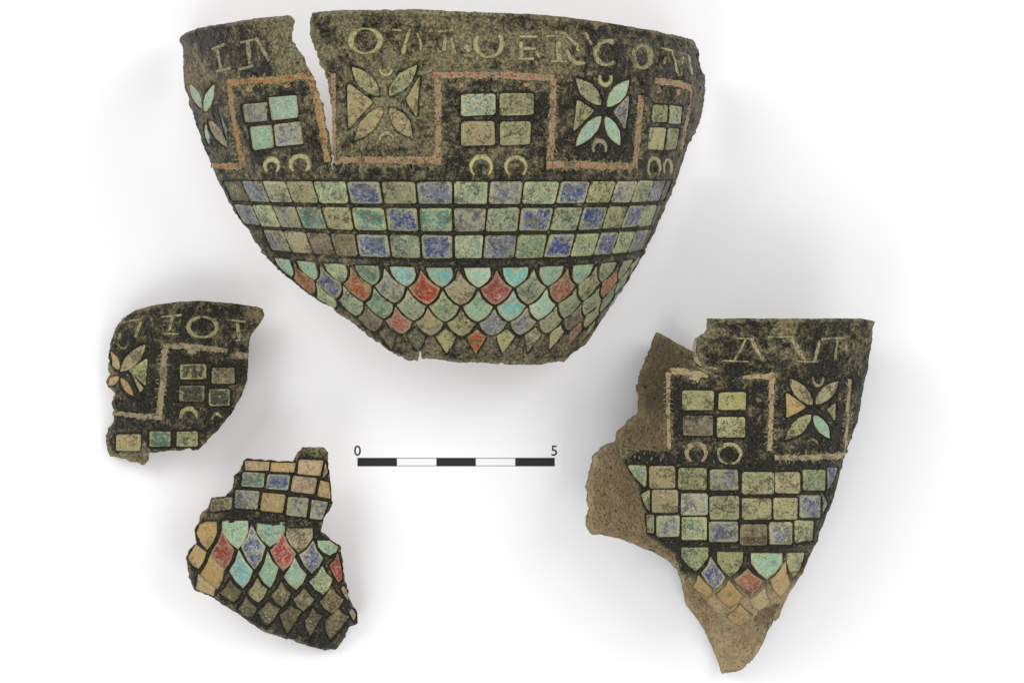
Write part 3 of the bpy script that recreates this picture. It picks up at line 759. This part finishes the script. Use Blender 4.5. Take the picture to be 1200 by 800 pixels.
# ------------------------------------------------------------------ body sherd with scales
def z_scale(px, py):
    return 0.01*(1.5 - ((px-318)/46)**2/(2*4.5) - np.where(py > 590, (py-590)/46, 0)**2/(2*5.0) - np.where(py < 590, (py-590)/46, 0)**2/(2*9))
root = thing('scale_fragment', 'bronze wall fragment with red and blue scales under tan squares', 'bowl fragment', base_of(315, 645))
sf = Sheet(z_scale)
G = Sherd(sf, root, 23)
OUT3 = [(284, 537), (315, 538.5), (343, 540, 0.6), (348, 530), (355, 523.5), (379, 523), (385, 530), (384, 540), (388, 561), (389, 577), (391, 589), (386, 598), (379, 610), (376, 622), (389, 633), (399, 638), (402, 652), (404, 679), (409, 699), (419, 719), (419, 731), (409, 734.5), (406, 746, 0.4), (394, 761.5, 0.3), (382, 763, 0.3), (348, 753, 0.3), (308, 739.5, 0.3), (278, 719, 0.3), (251, 702, 0.4), (227, 692, 0.5), (222, 682), (218.6, 662), (217, 652), (228, 635), (227, 621), (232, 611), (235.5, 601), (244, 591), (246, 582), (264, 581), (272, 571), (274, 557), (281, 550)]
G.grow = 1.13
G.set_clip(OUT3)
def zz(p): return [(200+x/2.961, 510+y/2.961) for x, y in p]
sf.z0 = -min(float(z_scale(np.array(x[0]), np.array(x[1]))) for x in OUT3) + 0.0016
for c, mt in [([(258, 88), (342, 90), (338, 122), (258, 120)], 'ochre'), ([(350, 93), (434, 95), (428, 128), (346, 124)], 'ochre'), ([(446, 84), (530, 86), (518, 140), (440, 132)], 'ochre'), ([(538, 95), (553, 98), (556, 148), (528, 146)], 'ochre'),
              ([(250, 127), (325, 130), (320, 180), (246, 176)], 'teal'), ([(338, 134), (414, 138), (406, 190), (330, 184)], 'blue'), ([(426, 140), (508, 148), (498, 204), (418, 194)], 'ochre'), ([(520, 156), (556, 160), (560, 220), (510, 210)], 'ochre'),
              ([(226, 188), (306, 194), (298, 256), (222, 250)], 'bluetan'), ([(318, 198), (398, 205), (388, 268), (312, 260)], 'ochre'), ([(408, 212), (478, 218), (470, 284), (402, 275)], 'bluetan'), ([(492, 224), (546, 232), (528, 294), (484, 288)], 'bluetan'),
              ([(142, 222), (212, 214), (208, 256), (136, 264)], 'brown')]:
    G.cell('enamel_tile', zz(c), mt)
def U(x0, x1, y0, tx, ty): return [(x0, y0), ((x0+x1)/2, y0), (x1, y0), (x1-1, y0+(ty-y0)*.4), (x1-(x1-tx)*.45, y0+(ty-y0)*.76), (tx, ty), (x0+(tx-x0)*.45, y0+(ty-y0)*.76), (x0+1, y0+(ty-y0)*.4)]
def Dm(t, r, b, l):
    def q(a, c, k): 
        m = ((a[0]+c[0])/2, (a[1]+c[1])/2); cx = (l[0]+r[0])/2; cy = (t[1]+b[1])/2
        return (m[0]+(m[0]-cx)*k, m[1]+(m[1]-cy)*k)
    return [t, q(t, r, -0.16), r, q(r, b, 0.16), b, q(b, l, 0.16), l, q(l, t, -0.16)]
for u, mt in [((92, 155, 303, 124, 392), 'ochre'), ((182, 264, 300, 232, 388), 'mint'), ((303, 392, 306, 344, 382), 'mint'), ((406, 488, 326, 446, 402), 'tan'), ((516, 590, 368, 552, 414), 'mint')]:
    G.cell('enamel_scale', zz(U(*u)), mt, n=8)
for d, mt in [(((178, 335), (215, 397), (186, 460), (145, 402)), 'red'), (((280, 316), (325, 388), (290, 458), (248, 386)), 'blue'), (((388, 342), (430, 410), (390, 464), (350, 400)), 'red'), (((495, 372), (526, 425), (490, 474), (450, 416)), 'blue'), (((582, 415), (601, 478), (582, 503), (556, 452)), 'red'), (((85, 376), (118, 406), (95, 458), (56, 425)), 'ochre'),
    (((140, 415), (180, 466), (160, 528), (106, 480)), 'ochre'), (((236, 406), (280, 470), (250, 524), (206, 470)), 'turq'), (((336, 410), (370, 462), (345, 523), (308, 480)), 'mint'), (((430, 430), (468, 482), (435, 530), (396, 490)), 'mint'), (((526, 460), (560, 500), (530, 548), (486, 508)), 'green'),
    (((96, 486), (150, 532), (130, 570), (82, 532)), 'ochre'), (((205, 505), (240, 542), (215, 576), (174, 546)), 'olive'), (((300, 500), (330, 536), (305, 576), (270, 546)), 'gtan'), (((385, 510), (416, 550), (386, 590), (350, 556)), 'olive'), (((465, 530), (496, 570), (460, 605), (430, 570)), 'brown'), (((560, 530), (596, 570), (560, 614), (522, 576)), 'brown'), (((612, 510), (628, 560), (616, 572), (594, 534)), 'ochre'),
    (((260, 562), (295, 600), (265, 655), (236, 602)), 'olive'), (((340, 577), (375, 604), (335, 658), (306, 612)), 'olive'), (((415, 592), (450, 612), (405, 680), (382, 622)), 'olive'), (((492, 604), (522, 627), (485, 690), (468, 642)), 'olive'), (((580, 602), (616, 632), (556, 702), (540, 642)), 'olive'), (((636, 596), (650, 624), (636, 640), (622, 612)), 'tan')]:
    G.cell('enamel_scale', zz(Dm(*d)), mt, n=8)
G.build(OUT3, [(365, 528, 14, 0.35), (250, 590, 18, 0.4), (395, 650, 14, 0.15), (300, 690, 60, 0.06)], tan0=0.10,
        extra=lambda s, t: 0.00035*np.exp(-((t-(607+(s-232)*0.077))/4.0)**2))

# ------------------------------------------------------------------ curled sherd, front wall over back wall
root = thing('curled_fragment', 'tall bronze fragment curled round so its pale brown inside shows behind the enamelled front', 'bowl fragment', base_of(860, 560))
C = Sherd(Cup(), root, 31)
Bk = 1
OUT4 = [(1027, 377, 0.1), (1010, 373, 0.1), (829, 373, 0.7), (826, 392), (813, 395), (813, 412), (809, 426), (813, 432), (784, 431), (779, 462, 0.6), (781, 493, 0.6), (781, 526), (772, 531), (750, 526), (722, 519), (729, 542), (744, 563), (755, 597), (757, 628), (772, 637), (789, 649), (798, 671), (812, 690), (830, 705), (846, 730), (861, 739), (880, 727), (895, 714), (915, 706),
        (906, 728, 0.8, Bk), (898, 748, 0.8, Bk), (886, 770, 0.9, Bk), (867, 785, 0.8, Bk), (846, 788, 0.5, Bk), (841, 773, 0.3, Bk), (824, 736, 0.3, Bk), (803, 708, 0.3, Bk), (801, 696, 0.3, Bk), (793, 668, 0.3, Bk), (780, 655, 0.3, Bk), (762, 646, 0.3, Bk), (725, 631, 0.4, Bk), (692, 626, 0.8, Bk), (684, 615, 0.8, Bk), (688, 591, 0.8, Bk), (685, 569, 0.8, Bk), (688, 560, 0.8, Bk), (693, 535, 0.8, Bk), (707, 521, 0.8, Bk), (719, 517, 0.8, Bk), (722, 505, 0.8, Bk), (729, 499, 0.8, Bk), (747, 483, 0.8, Bk), (747, 468, 0.8, Bk), (744, 452, 0.8, Bk), (753, 425, 0.8, Bk), (762, 406, 0.8, Bk), (767, 388, 0.5, Bk), (778, 394, 0.4, Bk), (809, 411, 0.4, Bk), (850, 405, 0.4, Bk), (930, 390, 0.2, Bk), (990, 382, 0.1, Bk)]
C.grow = 1.10
C.set_clip(OUT4)
for lab, mt, L in [('worn letter A', 'letter', [[(874, 397, 1.0), (868, 410, 1.0), (861, 422, 1.0)], [(846, 422.5, 0.8), (877, 423.5, 0.9)], [(880, 397, 2.0), (888, 411, 2.1), (896, 423, 1.8)], [(862, 396, 0.7), (884, 397, 0.7)]]),
    ('letter V', 'letter', [[(928, 396, 1.6), (936, 410, 2.2), (943, 423, 2.0)], [(932, 423, 0.8), (959, 424, 0.9)], [(961, 399, 1.2), (955, 423, 1.2)], [(900, 395, 0.7), (930, 394.5, 0.8)]]),
    ('worn letter N near the curved edge', 'letter', [[(963, 397.5, 1.3), (978, 396, 1.0), (992, 396.5, 1.0)], [(982, 398, 0.9), (979, 422, 1.1)], [(992, 399, 1.0), (992, 412, 1.1)]]),
    ('last upright stroke of lettering', 'faint', [[(1001, 401, 1.0), (1001, 421, 1.0)]]),
    ('broken edge of a round letter', 'tan', [[(815, 398, 1.5), (813, 412, 1.8), (817, 424, 1.8), (828, 430, 1.4), (842, 432, 1.0)]])]:
    C.strip('letter', L, mt, label=lab)
C.strip('border', [[(786, 434, 4.0), (810, 436, 4.3), (830, 441, 2.2)], [(870, 442, 2.0), (895, 441, 3.4), (908, 441, 4.4)], [(808, 440, 4.5), (820, 445, 3.5)], [(783, 436, 2.6), (783, 480, 2.2), (784, 526, 2.2)], [(905, 442, 3.4), (904, 490, 3.2), (902, 528, 2.8)]], 'border')
C.strip('border', [[(908, 536, 3.0), (950, 536, 3.4), (988, 534, 3.6)], [(990, 534, 3.0), (994, 490, 2.8), (996, 444, 2.4)]], 'border')
hatch(C, [[(783, 440, 2.6), (783, 526, 2.4)], [(905, 450, 3.3), (902, 528, 2.8)], [(908, 536, 3.2), (988, 535, 3.4)], [(990, 532, 3), (996, 446, 2.6)], [(726, 530, 1), (776, 536, 1)]])
for a, mt in [((800, 458, 836, 480), 'yellow'), ((843, 460, 874, 480), 'yellow'), ((801, 487, 835, 510), 'brown'), ((841, 489, 873, 512), 'gtan')]:
    C.quad(*a, mt)
C.crescent(816, 531, 14.5, 14, 6, 'tan', -60, 240); C.crescent(855, 532, 15.5, 14, 4.5, 'gtan', -80, 260)
for tip, inn, hw, mt in [((926, 444), (952, 474), 7.5, 'tan'), ((983, 447), (957, 473), 7, 'yellow'), ((921, 515), (951, 486), 7.5, 'gtan'), ((973, 514), (955, 487), 6.5, 'mint')]:
    C.petal(tip, inn, hw, mt)
for c, mt in [([(922, 460), (945, 477), (922, 490)], 'ochre'), ([(980, 472), (970, 480), (979, 493)], 'tan')]:
    C.cell('flower_triangle', c, mt)
C.crescent(959, 444, 8, 10, 4, 'tan', 165, 375); C.crescent(952, 521, 8, 8, 3.5, 'faint', 0, 180)
for r in [[(737, 546, 756, 570, 'green'), (762, 547, 790, 571, 'tan'), (796, 549, 827, 573, 'gtan'), (833, 551, 864, 574, 'bluetan'), (871, 554, 906, 578, 'gtan'), (910, 554, 937, 577, 'tan'), (943, 551, 967, 574, 'green'), (971, 549, 981, 572, 'deep')],
          [(749, 575, 760, 598, 'gtan'), (765, 575, 793, 600, 'tan'), (799, 579, 828, 603, 'bluetan'), (833, 582, 865, 608, 'gtan'), (871, 585, 903, 608, 'yellow'), (908, 584, 934, 608, 'gtan'), (939, 581, 961, 606, 'blue'), (965, 579, 973, 602, 'teal')],
          [(758, 604, 765, 624, 'gtan'), (770, 605, 795, 628, 'bluetan'), (800, 607, 827, 632, 'green'), (832, 612, 864, 634, 'bluetan'), (869, 615, 898, 638, 'brown'), (903, 613, 928, 637, 'bluetan'), (933, 611, 953, 635, 'gtan')]]:
    for x0, y0, x1, y1, mt in r: C.quad(x0-0.8, y0-0.5, x1+0.8, y1+0.5, mt, name='enamel_tile')
def zc(p): return [(670+x/3.243, 560+y/3.243) for x, y in p]
for u, mt in [((420, 516, 268, 470, 350), 'green'), ((556, 648, 284, 604, 372), 'gtan'), ((688, 798, 290, 744, 380), 'mint'), ((822, 884, 288, 846, 372), 'gtan')]:
    C.cell('enamel_scale', zc(U(*u)), mt, n=8)
for d, mt in [(((530, 305), (580, 376), (545, 418), (496, 362)), 'blue'), (((670, 345), (724, 390), (680, 448), (622, 386)), 'redtan'), (((815, 322), (832, 400), (796, 448), (760, 392)), 'ochre'), (((482, 372), (530, 424), (516, 452), (462, 412)), 'ochre'), (((600, 392), (650, 450), (600, 490), (556, 442)), 'ochre'), (((735, 422), (752, 470), (712, 500), (680, 466)), 'tan'), (((640, 482), (684, 520), (640, 560), (594, 526)), 'ochre')]:
    C.cell('enamel_scale', zc(Dm(*d)), mt, n=8)
def cup_inner(S, T, PX, PY, ED):      # bare tan patch where the outer face has flaked off low on the front
    f = (S < 1.57)*smooth(668, 700, T + 10*fbm(PX, PY, 12, 3))
    return np.clip(f*0.85, 0, 1)
C.build(OUT4, [(830, 385, 25, 0.2), (1010, 400, 25, 0.2), (925, 382, 15, 0.4), (880, 400, 60, 0.1), (750, 521, 9, 0.5), (755, 541, 15, -0.45), (850, 690, 40, 0.3), (850, 590, 80, -0.12), (950, 470, 40, -0.12)], tan0=0.17,
        inner_rgn=cup_inner, inside_fn=lambda s, t: 1-0.65*smooth(525, 465, t + 30*fbm(s*140, t, 40, 3)), extra=lambda s, t: np.where(s < 1.9, 0.0004*np.exp(-((t-376)/4.0)**2) + 0.00035*np.exp(-((t-643)/3.5)**2), 0))

# ------------------------------------------------------------------ scale bar
BLACK = plain('black print', (0.006, 0.006, 0.006), 0.7); WHITE = plain('white print', (0.84, 0.84, 0.845), 0.7); GREY = plain('grey outline print', (0.25, 0.25, 0.25), 0.7)
root = thing('scale_bar', 'thin black and white scale bar card marked 0 and 5', 'scale bar', base_of(535, 541))
ro = np.array(root.location)
def slab(name, x0, y0, x1, y1, z0, z1, mt):
    a = unproject(np.array([x0, x1, x1, x0], float), np.array([y1, y1, y0, y0], float), np.full(4, z0))
    b = a.copy(); b[:, 2] = z1
    v = np.vstack([a, b]) - ro
    return mesh_object(name, v, [(0, 3, 2, 1), (4, 5, 6, 7), (0, 1, 5, 4), (1, 2, 6, 5), (2, 3, 7, 6), (3, 0, 4, 7)], mt, root, flat=True)
slab('card', 409, 518, 660, 551, 0.0, 0.00008, tm)
slab('outline', 419, 536.2, 650, 546, 0.00008, 0.00011, GREY)
for i in range(5):
    x0 = 419+46.2*i; x1 = x0+46.2
    if i % 2: slab('segment', x0, 537.2, x1, 545, 0.00008, 0.00016, WHITE)
    else: slab('segment', x0, 536.2, x1, 546, 0.00008, 0.00018, BLACK)
for ch, x in (('0', 419), ('5', 649.5)):
    cu = bpy.data.curves.new('numeral', 'FONT'); cu.body = ch; cu.size = 17.0*K; cu.align_x = 'CENTER'; cu.extrude = 0.00002; cu.offset = 0.00002
    tmp = bpy.data.objects.new('tmp', cu); scene.collection.objects.link(tmp)
    bpy.context.view_layer.update()
    me = bpy.data.meshes.new_from_object(tmp.evaluated_get(bpy.context.evaluated_depsgraph_get()))
    bpy.data.objects.remove(tmp)
    me.name = 'numeral'; me.materials.clear(); me.materials.append(BLACK)
    o = bpy.data.objects.new('numeral', me); scene.collection.objects.link(o); o.parent = root
    p = unproject(np.array(float(x)), np.array(533.5), np.array(0.0))
    o.location = (p[0]-ro[0], p[1]-ro[1], 0.00012)
